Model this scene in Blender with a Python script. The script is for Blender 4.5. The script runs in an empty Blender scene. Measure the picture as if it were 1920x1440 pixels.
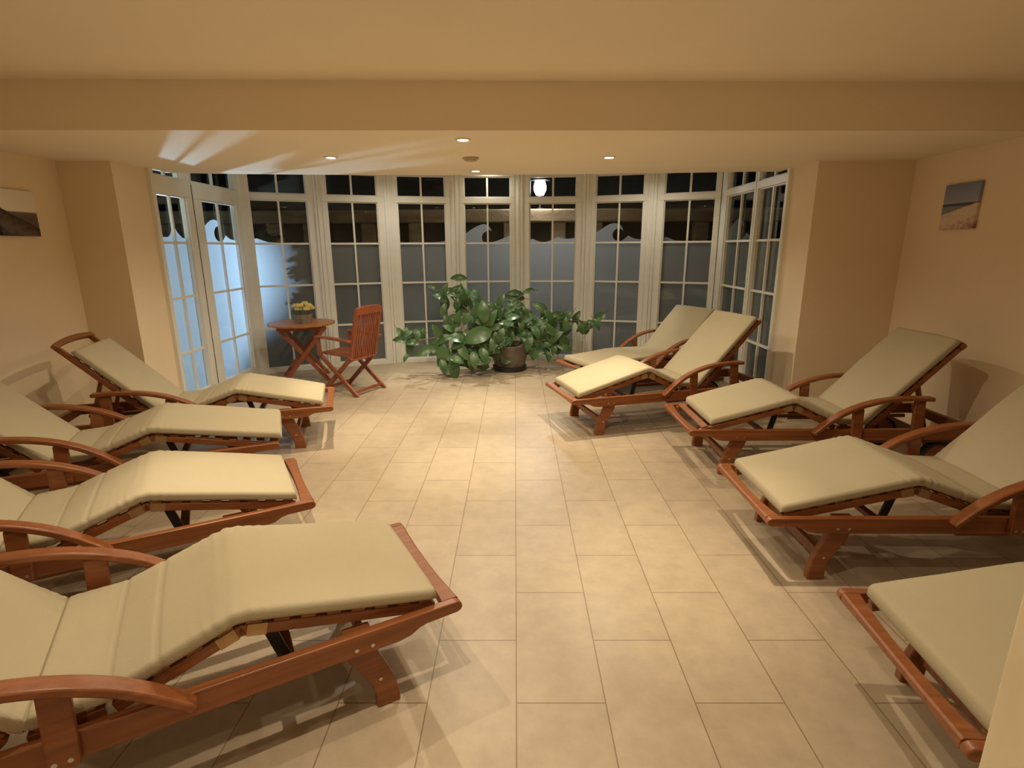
import bpy, bmesh, math, random
from mathutils import Vector, Matrix, noise

S = bpy.context.scene
C = S.collection
PI = math.pi
random.seed(7)

# ---------------------------------------------------------------- camera, world, exposure
cam_data = bpy.data.cameras.new('camera')
cam = bpy.data.objects.new('camera', cam_data)
C.objects.link(cam)
RX = Vector((0.99997535, 0.00507791, -0.00484835))
DN = Vector((-0.00346019, -0.24442274, -0.9696626))
FW = Vector((-0.00610891, 0.96965547, -0.24439915))
cam.matrix_world = Matrix(((RX.x, -DN.x, -FW.x, 0.0), (RX.y, -DN.y, -FW.y, 0.0),
                           (RX.z, -DN.z, -FW.z, 1.485), (0, 0, 0, 1)))
cam_data.sensor_width = 36.0
cam_data.lens = 1016.1 / 1920 * 36.0
cam_data.clip_start = 0.05
S.camera = cam
S.view_settings.view_transform = 'Standard'
S.view_settings.look = 'None'
S.view_settings.gamma = 1.0
S.view_settings.use_curve_mapping = False
S.view_settings.exposure = 0.33
W = bpy.data.worlds.new('night')
S.world = W
W.use_nodes = True
W.node_tree.nodes['Background'].inputs[0].default_value = (0.25, 0.4, 0.6, 1)
W.node_tree.nodes['Background'].inputs[1].default_value = 0.02
WARM = (1.0, 0.84, 0.60)

# ---------------------------------------------------------------- materials
def srgb(r, g, b):
    f = lambda c: (c / 255 / 12.92) if c / 255 <= 0.04045 else ((c / 255 + 0.055) / 1.055) ** 2.4
    return (f(r), f(g), f(b), 1.0)

def lin(r, g, b):
    return (r, g, b, 1.0)

def base_mat(name, col, rough=0.6, metallic=0.0, spec=0.5):
    m = bpy.data.materials.new(name)
    m.use_nodes = True
    b = m.node_tree.nodes['Principled BSDF']
    b.inputs['Base Color'].default_value = col
    b.inputs['Roughness'].default_value = rough
    b.inputs['Metallic'].default_value = metallic
    b.inputs['Specular IOR Level'].default_value = spec
    return m, m.node_tree, b

def noisy(name, c1, c2, scale=(8, 8, 8), rough=0.6, bump=0.0, bump_scale=None, detail=4.0, spec=0.5, metallic=0.0):
    m, t, b = base_mat(name, c1, rough, metallic, spec)
    n, l = t.nodes, t.links
    tc = n.new('ShaderNodeTexCoord')
    mp = n.new('ShaderNodeMapping')
    mp.inputs['Scale'].default_value = scale
    nz = n.new('ShaderNodeTexNoise')
    nz.inputs['Scale'].default_value = 1.0
    nz.inputs['Detail'].default_value = detail
    cr = n.new('ShaderNodeValToRGB')
    cr.color_ramp.elements[0].position = 0.3
    cr.color_ramp.elements[1].position = 0.7
    cr.color_ramp.elements[0].color = c1
    cr.color_ramp.elements[1].color = c2
    l.new(tc.outputs['Object'], mp.inputs['Vector'])
    l.new(mp.outputs['Vector'], nz.inputs['Vector'])
    l.new(nz.outputs['Fac'], cr.inputs['Fac'])
    l.new(cr.outputs['Color'], b.inputs['Base Color'])
    if bump:
        nb = n.new('ShaderNodeTexNoise')
        nb.inputs['Scale'].default_value = bump_scale or 60
        nb.inputs['Detail'].default_value = 3
        bp = n.new('ShaderNodeBump')
        bp.inputs['Strength'].default_value = bump
        bp.inputs['Distance'].default_value = 0.01
        l.new(tc.outputs['Object'], nb.inputs['Vector'])
        l.new(nb.outputs['Fac'], bp.inputs['Height'])
        l.new(bp.outputs['Normal'], b.inputs['Normal'])
    return m

M = {}
M['wall'] = noisy('wall_plaster', lin(.85, .70, .50), lin(.87, .72, .52), (2, 2, 2), .9, .15, 90, spec=.2)
M['ceiling'] = noisy('ceiling_paint', lin(.87, .77, .60), lin(.89, .79, .62), (2, 2, 2), .9, .06, 70, spec=.2)
M['wood'] = noisy('oiled_hardwood', lin(.18, .056, .0165), lin(.285, .097, .031), (3, 45, 45), .36, .05, 120)
M['wood_chair'] = noisy('red_hardwood', lin(.20, .052, .020), lin(.31, .088, .034), (40, 40, 3), .4, .05, 120)
M['wood_top'] = noisy('golden_hardwood', lin(.32, .125, .04), lin(.44, .18, .058), (4, 40, 20), .35, .04, 120)
M['cushion'] = noisy('cream_canvas', lin(.415, .356, .238), lin(.435, .375, .255), (4, 4, 4), .85, .12, 220, spec=.25)
M['pvc'] = noisy('white_frame_paint', lin(.80, .79, .72), lin(.83, .82, .75), (3, 3, 12), .42, 0, spec=.4)
M['black'] = noisy('black_metal', lin(.012, .011, .012), lin(.02, .018, .018), (9, 9, 9), .45)
M['rubber'] = noisy('black_rubber', lin(.012, .012, .012), lin(.02, .02, .02), (9, 9, 9), .7)
M['steel'] = noisy('bolt_steel', lin(.6, .58, .54), lin(.7, .68, .64), (30, 30, 30), .3, metallic=1.0)
M['brass'] = noisy('hinge_plate', lin(.42, .27, .12), lin(.5, .33, .16), (30, 30, 30), .4, metallic=.6)
M['skirting'] = noisy('dark_skirting', lin(.045, .018, .010), lin(.065, .026, .014), (6, 6, 30), .4)
M['stone'] = noisy('mottled_stone', lin(.72, .60, .40), lin(.84, .74, .53), (7, 7, 5), .5, .1, 25, detail=7)
M['pot'] = noisy('grey_brown_pot', lin(.09, .075, .055), lin(.17, .14, .105), (9, 9, 5), .55, .2, 30)
M['pot_base'] = noisy('black_saucer', lin(.012, .012, .011), lin(.02, .02, .018), (9, 9, 9), .5)
M['soil'] = noisy('potting_soil', lin(.02, .013, .008), lin(.05, .032, .02), (40, 40, 40), .95, .6, 60)
M['leaf'] = noisy('rubber_plant_leaf', lin(.040, .095, .034), lin(.085, .165, .062), (6, 6, 6), .33, .05, 40)
M['stem'] = noisy('brown_stem', lin(.16, .10, .05), lin(.24, .16, .08), (20, 20, 20), .7, .2, 60)
M['bush'] = noisy('conifer_green', lin(.010, .030, .012), lin(.022, .055, .020), (9, 9, 9), .8)
M['timber'] = noisy('weathered_timber', lin(.30, .19, .10), lin(.52, .35, .19), (2.5, 20, 9), .8, .3, 30, detail=6)
M['earth'] = noisy('dark_earth', lin(.03, .03, .022), lin(.06, .055, .04), (5, 5, 5), .95, .5, 12)
M['paving'] = noisy('outdoor_paving', lin(.10, .10, .10), lin(.16, .155, .15), (6, 6, 6), .85, .3, 20)
M['bloom'] = noisy('yellow_petals', lin(.72, .58, .14), lin(.82, .74, .34), (60, 60, 60), .7)
M['vase'] = noisy('grey_glazed_pot', lin(.20, .17, .14), lin(.34, .28, .22), (25, 25, 14), .35)
M['detector'] = noisy('detector_plastic', lin(.46, .36, .22), lin(.5, .39, .25), (20, 20, 20), .5)
M['ring'] = noisy('downlight_ring', lin(.72, .66, .56), lin(.76, .70, .60), (20, 20, 20), .35)

def floor_mat():
    m, t, b = base_mat('floor_tiles', lin(.6, .5, .4), .38, 0, .45)
    n, l = t.nodes, t.links
    tc = n.new('ShaderNodeTexCoord')
    sx = n.new('ShaderNodeSeparateXYZ')
    l.new(tc.outputs['Object'], sx.inputs[0])
    off = n.new('ShaderNodeMath'); off.operation = 'ADD'; off.inputs[1].default_value = -2.104 - 0.3
    l.new(sx.outputs['Y'], off.inputs[0])
    cx = n.new('ShaderNodeCombineXYZ')
    l.new(off.outputs[0], cx.inputs['X'])
    l.new(sx.outputs['X'], cx.inputs['Y'])
    br = n.new('ShaderNodeTexBrick')
    br.offset = 0.5
    br.offset_frequency = 2
    br.squash = 1.0
    br.inputs['Scale'].default_value = 1.0
    br.inputs['Brick Width'].default_value = 0.6
    br.inputs['Row Height'].default_value = 0.3
    br.inputs['Mortar Size'].default_value = 0.0022
    br.inputs['Mortar Smooth'].default_value = 0.15
    br.inputs['Bias'].default_value = 0.0
    br.inputs['Color1'].default_value = lin(.425, .338, .236)
    br.inputs['Color2'].default_value = lin(.455, .363, .256)
    br.inputs['Mortar'].default_value = lin(.22, .15, .085)
    l.new(cx.outputs[0], br.inputs['Vector'])
    nz = n.new('ShaderNodeTexNoise')
    nz.inputs['Scale'].default_value = 9.0
    nz.inputs['Detail'].default_value = 6.0
    nz.inputs['Roughness'].default_value = 0.65
    l.new(tc.outputs['Object'], nz.inputs['Vector'])
    mr = n.new('ShaderNodeMapRange')
    mr.inputs['From Min'].default_value = 0.3
    mr.inputs['From Max'].default_value = 0.7
    mr.inputs['To Min'].default_value = 0.86
    mr.inputs['To Max'].default_value = 1.06
    l.new(nz.outputs['Fac'], mr.inputs['Value'])
    mx = n.new('ShaderNodeMixRGB'); mx.blend_type = 'MULTIPLY'; mx.inputs['Fac'].default_value = 1.0
    l.new(br.outputs['Color'], mx.inputs['Color1'])
    l.new(mr.outputs[0], mx.inputs['Color2'])
    l.new(mx.outputs[0], b.inputs['Base Color'])
    bp = n.new('ShaderNodeBump')
    bp.inputs['Strength'].default_value = 0.25
    bp.inputs['Distance'].default_value = 0.002
    bp.invert = True
    l.new(br.outputs['Fac'], bp.inputs['Height'])
    l.new(bp.outputs['Normal'], b.inputs['Normal'])
    return m
M['floor'] = floor_mat()

def glass_mat():
    m = bpy.data.materials.new('window_glass')
    m.use_nodes = True
    n, l = m.node_tree.nodes, m.node_tree.links
    n.clear()
    out = n.new('ShaderNodeOutputMaterial')
    mix = n.new('ShaderNodeMixShader')
    tr = n.new('ShaderNodeBsdfTransparent')
    tr.inputs[0].default_value = (.93, .96, .95, 1)
    gl = n.new('ShaderNodeBsdfGlossy')
    gl.inputs['Roughness'].default_value = 0.015
    gl.inputs['Color'].default_value = (.9, .93, .95, 1)
    fr = n.new('ShaderNodeFresnel')
    fr.inputs['IOR'].default_value = 1.45
    # only the front of each face mirrors; the light leaving the thin pane passes straight on
    ge = n.new('ShaderNodeNewGeometry')
    inv = n.new('ShaderNodeMath'); inv.operation = 'SUBTRACT'; inv.inputs[0].default_value = 1.0
    mu = n.new('ShaderNodeMath'); mu.operation = 'MULTIPLY'
    l.new(ge.outputs['Backfacing'], inv.inputs[1])
    l.new(inv.outputs[0], mu.inputs[0]); l.new(fr.outputs[0], mu.inputs[1])
    l.new(mu.outputs[0], mix.inputs[0])
    l.new(tr.outputs[0], mix.inputs[1])
    l.new(gl.outputs[0], mix.inputs[2])
    l.new(mix.outputs[0], out.inputs[0])
    return m
M['glass'] = glass_mat()

def film_mat():
    m = bpy.data.materials.new('frosted_film')
    m.use_nodes = True
    n, l = m.node_tree.nodes, m.node_tree.links
    n.clear()
    out = n.new('ShaderNodeOutputMaterial')
    a = n.new('ShaderNodeAddShader')
    tl = n.new('ShaderNodeBsdfTranslucent')
    tl.inputs[0].default_value = (.55, .55, .56, 1)
    df = n.new('ShaderNodeBsdfDiffuse')
    nz = n.new('ShaderNodeTexNoise'); nz.inputs['Scale'].default_value = 60
    cr = n.new('ShaderNodeValToRGB')
    cr.color_ramp.elements[0].color = (.105, .105, .105, 1)
    cr.color_ramp.elements[1].color = (.125, .125, .125, 1)
    l.new(nz.outputs['Fac'], cr.inputs['Fac'])
    l.new(cr.outputs[0], df.inputs[0])
    l.new(tl.outputs[0], a.inputs[0])
    l.new(df.outputs[0], a.inputs[1])
    l.new(a.outputs[0], out.inputs[0])
    return m
M['film'] = film_mat()

def emit_mat(name, col, strength):
    m = bpy.data.materials.new(name)
    m.use_nodes = True
    n, l = m.node_tree.nodes, m.node_tree.links
    n.clear()
    out = n.new('ShaderNodeOutputMaterial')
    e = n.new('ShaderNodeEmission')
    e.inputs[0].default_value = (*col, 1)
    e.inputs[1].default_value = strength
    l.new(e.outputs[0], out.inputs[0])
    return m
M['lamp'] = emit_mat('halogen_glow', (1.0, .86, .66), 14.0)
M['lantern'] = emit_mat('lantern_glow', (.9, .97, 1.0), 9.0)
M['flood'] = emit_mat('flood_glow', (.7, .85, 1.0), 9.0)

def art_mat(name, back, front, base, slope, rough, speckle):
    """A printed picture: bands stacked by height, and a foreground whose upper edge slopes across the canvas."""
    m, t, b = base_mat(name, lin(.5, .5, .5), .7, 0, .2)
    n, l = t.nodes, t.links
    def math_(op, a, c, clamp=False):
        k = n.new('ShaderNodeMath'); k.operation = op; k.use_clamp = clamp
        for i, v in enumerate((a, c)):
            if isinstance(v, (int, float)): k.inputs[i].default_value = v
            else: l.new(v, k.inputs[i])
        return k.outputs[0]
    tc = n.new('ShaderNodeTexCoord')
    sx = n.new('ShaderNodeSeparateXYZ')
    l.new(tc.outputs['Object'], sx.inputs[0])
    Y, Z = sx.outputs['Y'], sx.outputs['Z']
    nz = n.new('ShaderNodeTexNoise'); nz.inputs['Scale'].default_value = 30; nz.inputs['Detail'].default_value = 6
    l.new(tc.outputs['Object'], nz.inputs['Vector'])
    jit = math_('MULTIPLY', math_('SUBTRACT', nz.outputs['Fac'], .5), rough)
    def ramp(val, stops):
        cr = n.new('ShaderNodeValToRGB')
        el = cr.color_ramp.elements
        el[0].position, el[0].color = stops[0]
        el[1].position, el[1].color = stops[-1]
        for p, c in stops[1:-1]:
            e = el.new(p); e.color = c
        l.new(val, cr.inputs['Fac'])
        return cr.outputs[0]
    h = math_('MULTIPLY', math_('ADD', Z, .155), 1 / .31)
    cb = ramp(h, back)
    edge = math_('ADD', math_('MULTIPLY', Y, slope), base)
    depth = math_('SUBTRACT', math_('ADD', edge, jit), Z)
    cf = ramp(math_('ADD', math_('MULTIPLY', math_('SUBTRACT', nz.outputs['Fac'], .5), speckle), math_('MULTIPLY', depth, 1 / .2)), front)
    mask = math_('MULTIPLY', depth, 250, True)
    mx = n.new('ShaderNodeMixRGB')
    l.new(mask, mx.inputs['Fac']); l.new(cb, mx.inputs['Color1']); l.new(cf, mx.inputs['Color2'])
    l.new(mx.outputs[0], b.inputs['Base Color'])
    return m
M['art_beach'] = art_mat('beach_print', [(0.0, lin(.22, .24, .26)), (.50, lin(.22, .24, .26)), (.53, lin(.07, .08, .11)), (.56, lin(.07, .08, .11)), (.58, lin(.34, .35, .44)), (1.0, lin(.20, .23, .36))],
                         [(0.0, lin(.66, .52, .42)), (.35, lin(.74, .60, .46)), (.65, lin(.52, .34, .32)), (1.0, lin(.26, .13, .14))], -.017, -.23, .01, 1.3)
M['art_cliff'] = art_mat('cliff_print', [(0.0, lin(.12, .09, .08)), (.42, lin(.14, .11, .09)), (.52, lin(.20, .16, .13)), (.54, lin(.85, .80, .68)), (1.0, lin(.80, .74, .60))],
                         [(0.0, lin(.05, .035, .03)), (.5, lin(.16, .12, .10)), (1.0, lin(.035, .026, .022))], -.03, -.45, .02, .9)

# ---------------------------------------------------------------- mesh helpers
class MB:
    def __init__(s):
        s.v = []; s.f = []
    def add(s, vs, fs):
        o = len(s.v)
        s.v += [tuple(p) for p in vs]
        s.f += [tuple(i + o for i in f) for f in fs]
        return s
    def box(s, x0, x1, y0, y1, z0, z1):
        vs = [(x, y, z) for z in (z0, z1) for y in (y0, y1) for x in (x0, x1)]
        return s.add(vs, [(0, 2, 3, 1), (4, 5, 7, 6), (0, 1, 5, 4), (2, 6, 7, 3), (0, 4, 6, 2), (1, 3, 7, 5)])
    def bar(s, p, q, w, t, side=(0, 1, 0)):
        """Straight bar p->q, w wide along `side`, t thick across."""
        p, q, side = Vector(p), Vector(q), Vector(side)
        d = (q - p).normalized()
        a = (side - d * side.dot(d)).normalized() * (w / 2)
        b = d.cross(a).normalized() * (t / 2)
        vs = [c + i * a + j * b for c in (p, q) for i, j in ((-1, -1), (1, -1), (1, 1), (-1, 1))]
        return s.add(vs, [(0, 1, 2, 3), (7, 6, 5, 4), (0, 4, 5, 1), (1, 5, 6, 2), (2, 6, 7, 3), (3, 7, 4, 0)])
    def prism(s, prof, a0, a1, axis='y'):
        """prof is a closed 2D outline; extruded between a0 and a1 along the axis."""
        n = len(prof)
        def mk(u, w, a):
            return {'y': (u, a, w), 'z': (u, w, a), 'x': (a, u, w)}[axis]
        vs = [mk(u, w, a0) for u, w in prof] + [mk(u, w, a1) for u, w in prof]
        return s.add(vs, [tuple(range(n)), tuple(range(2 * n - 1, n - 1, -1))] + [(i, (i + 1) % n, n + (i + 1) % n, n + i) for i in range(n)])
    def sweep(s, path, w, t, yc=0.0):
        """Rectangular section swept along a path in x/z, w wide along y."""
        rings = []
        for i, (x, z) in enumerate(path):
            a = path[max(i - 1, 0)]; b = path[min(i + 1, len(path) - 1)]
            dx, dz = b[0] - a[0], b[1] - a[1]
            L = math.hypot(dx, dz); nx, nz = -dz / L * t / 2, dx / L * t / 2
            rings.append([(x - nx, yc - w / 2, z - nz), (x - nx, yc + w / 2, z - nz), (x + nx, yc + w / 2, z + nz), (x + nx, yc - w / 2, z + nz)])
        return s.loft(rings)
    def loft(s, rings, caps=True):
        n = len(rings[0])
        vs = [p for r in rings for p in r]
        fs = [(k * n + i, k * n + (i + 1) % n, (k + 1) * n + (i + 1) % n, (k + 1) * n + i) for k in range(len(rings) - 1) for i in range(n)]
        if caps:
            fs += [tuple(range(n - 1, -1, -1)), tuple((len(rings) - 1) * n + i for i in range(n))]
        return s.add(vs, fs)
    def tube(s, path, r, n=8):
        path = [Vector(p) for p in path]
        rings = []
        for i, p in enumerate(path):
            d = (path[min(i + 1, len(path) - 1)] - path[max(i - 1, 0)]).normalized()
            a = d.cross(Vector((0.3, 0.2, 1)) if abs(d.z) < .9 else Vector((1, 0, 0))).normalized()
            b = d.cross(a)
            rr = r[i] if isinstance(r, (list, tuple)) else r
            rings.append([p + (a * math.cos(k * 2 * PI / n) + b * math.sin(k * 2 * PI / n)) * rr for k in range(n)])
        return s.loft(rings)
    def lathe(s, prof, cx=0, cy=0, cz=0, n=32):
        rings = [[(cx + r * math.cos(k * 2 * PI / n), cy + r * math.sin(k * 2 * PI / n), cz + z) for k in range(n)] for r, z in prof]
        return s.loft(rings)
    def disc_y(s, x, y0, y1, z, r, n=28, hole=0.0):
        if hole:
            rings = [[(x + q * math.cos(k * 2 * PI / n), y, z + q * math.sin(k * 2 * PI / n)) for k in range(n)] for q, y in ((hole, y0), (r, y0), (r, y1), (hole, y1), (hole, y0))]
            return s.loft(rings, caps=False)
        return s.prism([(x + r * math.cos(k * 2 * PI / n), z + r * math.sin(k * 2 * PI / n)) for k in range(n)], y0, y1)
    def mesh(s, name, mat, angle=35):
        me = bpy.data.meshes.new(name)
        me.from_pydata(s.v, [], s.f)
        bm = bmesh.new(); bm.from_mesh(me)
        bmesh.ops.recalc_face_normals(bm, faces=bm.faces)
        bm.to_mesh(me); bm.free()
        me.polygons.foreach_set('use_smooth', [True] * len(me.polygons))
        me.set_sharp_from_angle(angle=math.radians(angle))
        me.materials.append(mat)
        me.update()
        return me
    def build(s, name, mat, parent=None, bevel=0.0, angle=35):
        return link(name, s.mesh(name, mat, angle), parent, bevel)

def link(name, me, parent=None, bevel=0.0):
    o = bpy.data.objects.new(name, me)
    C.objects.link(o)
    if parent is not None:
        o.parent = parent
    if bevel:
        md = o.modifiers.new('bevel', 'BEVEL')
        md.width = bevel; md.segments = 2; md.limit_method = 'ANGLE'; md.angle_limit = math.radians(40)
    return o

def tag(o, label=None, cat=None, group=None, kind=None):
    if label: o['label'] = label
    if cat: o['category'] = cat
    if group: o['group'] = group
    if kind: o['kind'] = kind
    return o

def empty(name, loc, rz, label, cat, group=None):
    o = bpy.data.objects.new(name, None)
    C.objects.link(o)
    o.empty_display_size = 0.1
    o.location = loc
    o.rotation_euler = (0, 0, rz)
    return tag(o, label, cat, group)

def struct(name, mb, mat, label, cat, bevel=0.0, angle=35):
    return tag(mb.build(name, mat, None, bevel, angle), label, cat, kind='structure')

# ---------------------------------------------------------------- room shell
XL, XR, YB, ZC, ZS = -3.50, 3.18, -2.4, 2.40, 2.14
def arc(x):
    return 7.31 - (.085 if x < .1 else .12) * (x - .1) ** 2
bow = [(-3.14, arc(-3.08) + .02)] + [(x, arc(x) + .06) for x in [-3.0 + i * .27 for i in range(20)]] + [(2.46, 6.74)]
struct('floor', MB().prism([(XL - .2, YB), (XR + .2, YB), (XR + .2, 5.02), (2.50, 5.02)] + [(x, y) for x, y in reversed(bow)] + [(-3.16, 4.81), (XL - .2, 4.81)], -.12, 0, 'z'),
       M['floor'], 'beige stone tile floor with long running joints', 'floor')
struct('wall_left', MB().box(XL - .15, XL, YB, 4.40, 0, ZC), M['wall'], 'plain peach wall on the left behind the loungers', 'wall')
struct('wall_right', MB().box(XR, XR + .15, YB, 4.60, 0, ZC), M['wall'], 'plain peach wall on the right behind the loungers', 'wall')
struct('wall_back', MB().box(XL - .15, XR + .15, YB - .15, YB, 0, ZC), M['wall'], 'plain wall behind the camera', 'wall')
struct('wall_pier_left', MB().box(XL - .15, -3.08, 4.40, 4.80, 0, ZC), M['wall'], 'peach wall pier left of the bay doors', 'wall')
struct('wall_pier_right', MB().box(2.41, XR + .15, 4.60, 5.00, 0, ZC), M['wall'], 'peach wall pier right of the bay windows', 'wall')
struct('wall_front_pillar', MB().box(.748, 1.30, -.75, .705, 0, ZC), M['stone'], 'cream mottled stone pillar cutting the lower right corner', 'pillar', .004)
struct('ceiling', MB().box(XL - .15, XR + .15, YB - .15, 3.60, ZC, ZC + .12), M['ceiling'], 'pale cream upper ceiling nearest the camera', 'ceiling')
soff = [(XL - .15, 3.27), (XR + .15, 3.505), (XR + .15, 4.60), (2.41, 4.60), (2.41, 5.27)]
soff += [(x, 5.355 - .020 * (x + .2) ** 2 - (.010 * (x + .2) ** 2 if x < -.2 else 0)) for x in [2.2 - i * .36 for i in range(14)]]
soff += [(-3.08, 5.10), (-3.08, 4.40), (XL - .15, 4.40)]
struct('ceiling_soffit', MB().prism(soff, ZS, ZC + .10, 'z'), M['ceiling'], 'lowered ceiling panel carrying the downlights in front of the bay', 'ceiling', angle=20)
struct('ceiling_bay', MB().box(-3.3, 2.7, 4.8, 7.55, ZC + .10, ZC + .2), M['ceiling'], 'ceiling over the window bay', 'ceiling')
struct('baseboard_left', MB().box(XL, XL + .014, YB, 4.385, 0, .085), M['skirting'], 'dark brown skirting along the left wall', 'baseboard')
struct('baseboard_right', MB().box(XR - .014, XR, YB, 4.585, 0, .085), M['skirting'], 'dark brown skirting along the right wall', 'baseboard')
struct('baseboard_pier_left', MB().box(XL, -3.08, 4.386, 4.40, 0, .085), M['skirting'], 'dark brown skirting on the left pier', 'baseboard')
struct('baseboard_pier_right', MB().box(2.41, XR, 4.586, 4.60, 0, .085), M['skirting'], 'dark brown skirting on the right pier', 'baseboard')

# ---------------------------------------------------------------- windows of the bay
FLAT = [(0, .012), (1, .012)]
CREST = [(0, .12), (.10, .155), (.20, .195), (.30, .225), (.40, .238), (.48, .232), (.55, .205), (.585, .165), (.595, .135),
         (.565, .158), (.52, .172), (.46, .170), (.41, .150), (.375, .115), (.375, .075), (.40, .045), (.45, .024), (.52, .016),
         (.58, .022), (.64, .048), (.71, .085), (.77, .062), (.85, .045), (1, .030)]
CURL = [(0, .115), (.12, .165), (.24, .205), (.36, .235), (.44, .238), (.52, .215), (.57, .175), (.585, .145),
        (.55, .168), (.50, .165), (.46, .145), (.41, .13), (.375, .10), (.37, .05), (.40, .018), (.50, .012), (.60, .014), (.70, .030), (.85, .062), (1, .095)]
PEAKS = [(0, .035), (.07, .055), (.15, .030), (.25, .012), (.36, .012), (.48, .035), (.62, .075), (.75, .052), (.88, .050), (1, .062)]
HUMP = [(0, .055), (.07, .062), (.16, .040), (.26, .018), (.4, .012), (1, .012)]
RISE = [(0, .012), (.7, .012), (.88, .02), (1, .035)]
LEFTDOOR = [(0, .05), (.36, .05), (.44, .075), (.58, .155), (.70, .09), (.85, .045), (1, .04)]

def panel(name, A, B, lower, upper, x_in, x_out, wave, label, cat, dim=1.0, gap_strip=False):
    """One glazed bay panel between plan points A and B (the ends of its panes, left to right seen from inside)."""
    A, B = Vector(A), Vector(B)
    d = B - A
    L = d.length
    ang = math.atan2(d.y, d.x)
    (lx0, lx1, lz0, lz1), (ux0, ux1, uz0, uz1) = lower, upper
    lx1 = L + lx1; ux1 = L + ux1
    a, b, top = -x_in, L + x_out, ZC + .10
    y0, y1 = -.035, .035
    f = MB()
    f.box(a, b, y0, y1, 0, lz0)
    f.box(a, b, y0, y1, lz1, uz0)
    f.box(a, b, y0, y1, uz1, top)
    for (p, q, z0, z1) in ((a, lx0, lz0, lz1), (lx1, b, lz0, lz1), (a, ux0, uz0, uz1), (ux1, b, uz0, uz1)):
        f.box(p, q, y0, y1, z0, z1)
    # inner glazing bead, a small step round each pane
    for (p, q, z0, z1) in ((lx0, lx1, lz0, lz1), (ux0, ux1, uz0, uz1)):
        f.box(p, p + .012, -.018, .02, z0, z1); f.box(q - .012, q, -.018, .02, z0, z1)
        f.box(p, q, -.018, .02, z0, z0 + .012); f.box(p, q, -.018, .02, z1 - .012, z1)
    o = struct(name, f, M['pvc'], label, cat, .003)
    o.location = (A.x, A.y, 0)
    o.rotation_euler = (0, 0, ang)
    m = MB()
    xm = (lx0 + lx1) / 2
    hz = [z for z in (1.54, 1.05, .54)]
    m.box(xm - .011, xm + .011, -.012, .010, lz0, lz1)
    for z in hz:
        m.box(lx0, lx1, -.0115, .0105, z - .011, z + .011)
    m.build('muntin_grid', M['pvc'], o)
    m = MB()
    xu = (ux0 + ux1) / 2
    m.box(xu - .012, xu + .012, -.012, .010, uz0, uz1).build('transom_muntin', M['pvc'], o)
    MB().box(ux0, ux1, .011, .015, uz0, uz1).build('transom_pane', M['glass'], o)
    MB().box(lx0, lx1, .011, .015, lz0, lz1).build('glass_pane', M['glass'], o)
    w = lx1 - lx0
    out = [(lx0, lz0 + .001)] + [(lx0 + u * w, 1.54 + h) for u, h in wave] + [(lx1, lz0 + .001)]
    fo = MB().prism(out, .0165, .0175).build('frosted_film', M['film'], o)
    fo['label'] = 'frosted film with a wave shaped upper edge' if wave is not FLAT else 'plain frosted film up to the middle bar'
    if gap_strip:
        MB().box(L + x_out - .004, L + x_out + .006, -.0365, .02, .01, 2.07).build('dark_gap_strip', M['rubber'], o)  # black strip standing in for the shaded gap between the door leaves
    return o

S7 = .055
P7 = [((-3.032, 6.476), (-2.471, 6.748)), ((-2.262, 6.836), (-1.703, 7.034)), ((-1.467, 7.101), (-.885, 7.228)), ((-.645, 7.263), (-.055, 7.308)),
      ((.191, 7.309), (.785, 7.254)), ((1.029, 7.207), (1.595, 7.042)), ((1.827, 6.952), (2.361, 6.697))]
waves = [HUMP, FLAT, RISE, CURL, PEAKS, CREST, HUMP]
where = ['bay window behind the round table, frosted lower half showing conifer branches', 'bay window behind the slatted armchair, plain frosted lower half',
         'bay window between the armchair and the plant, plain frosted lower half', 'bay window behind the plant with a curling frosted wave',
         'bay window behind the plant with the lantern shining through its transom', 'bay window right of the plant with a frosted crest and round hollow',
         'bay window directly behind the farthest lounger']
for i, (a, b) in enumerate(P7):
    panel('window_%d' % (i + 1), a, b, (0, 0, .055, 2.03), (0, 0, 2.10, 2.352), S7, S7, waves[i], 'white ' + where[i], 'window')
Rw = panel('window_8', (2.41, 6.41), (2.41, 5.69), (0, 0, .16, 2.03), (0, 0, 2.10, 2.352), .06, .04, CREST, 'white side bay window on the right, farther from the pier', 'window')
Rw = panel('window_9', (2.41, 5.60), (2.41, 5.045), (0, 0, .16, 2.03), (0, 0, 2.10, 2.352), .04, .045, FLAT, 'white side bay window on the right, next to the pier', 'window')
panel('door_1', (-3.08, 4.845), (-3.08, 5.28), (0, 0, .14, 1.953), (0, -.05, 2.10, 2.352), .045, .098, LEFTDOOR, 'white glazed door leaf next to the left pier, glowing blue', 'door', gap_strip=True)
panel('door_2', (-3.08, 5.53), (-3.08, 6.20), (0, 0, .13, 1.95), (-.13, .03, 2.10, 2.352), .140, .075, CREST, 'white glazed door leaf with a frosted wave crest, glowing blue', 'door')

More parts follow.
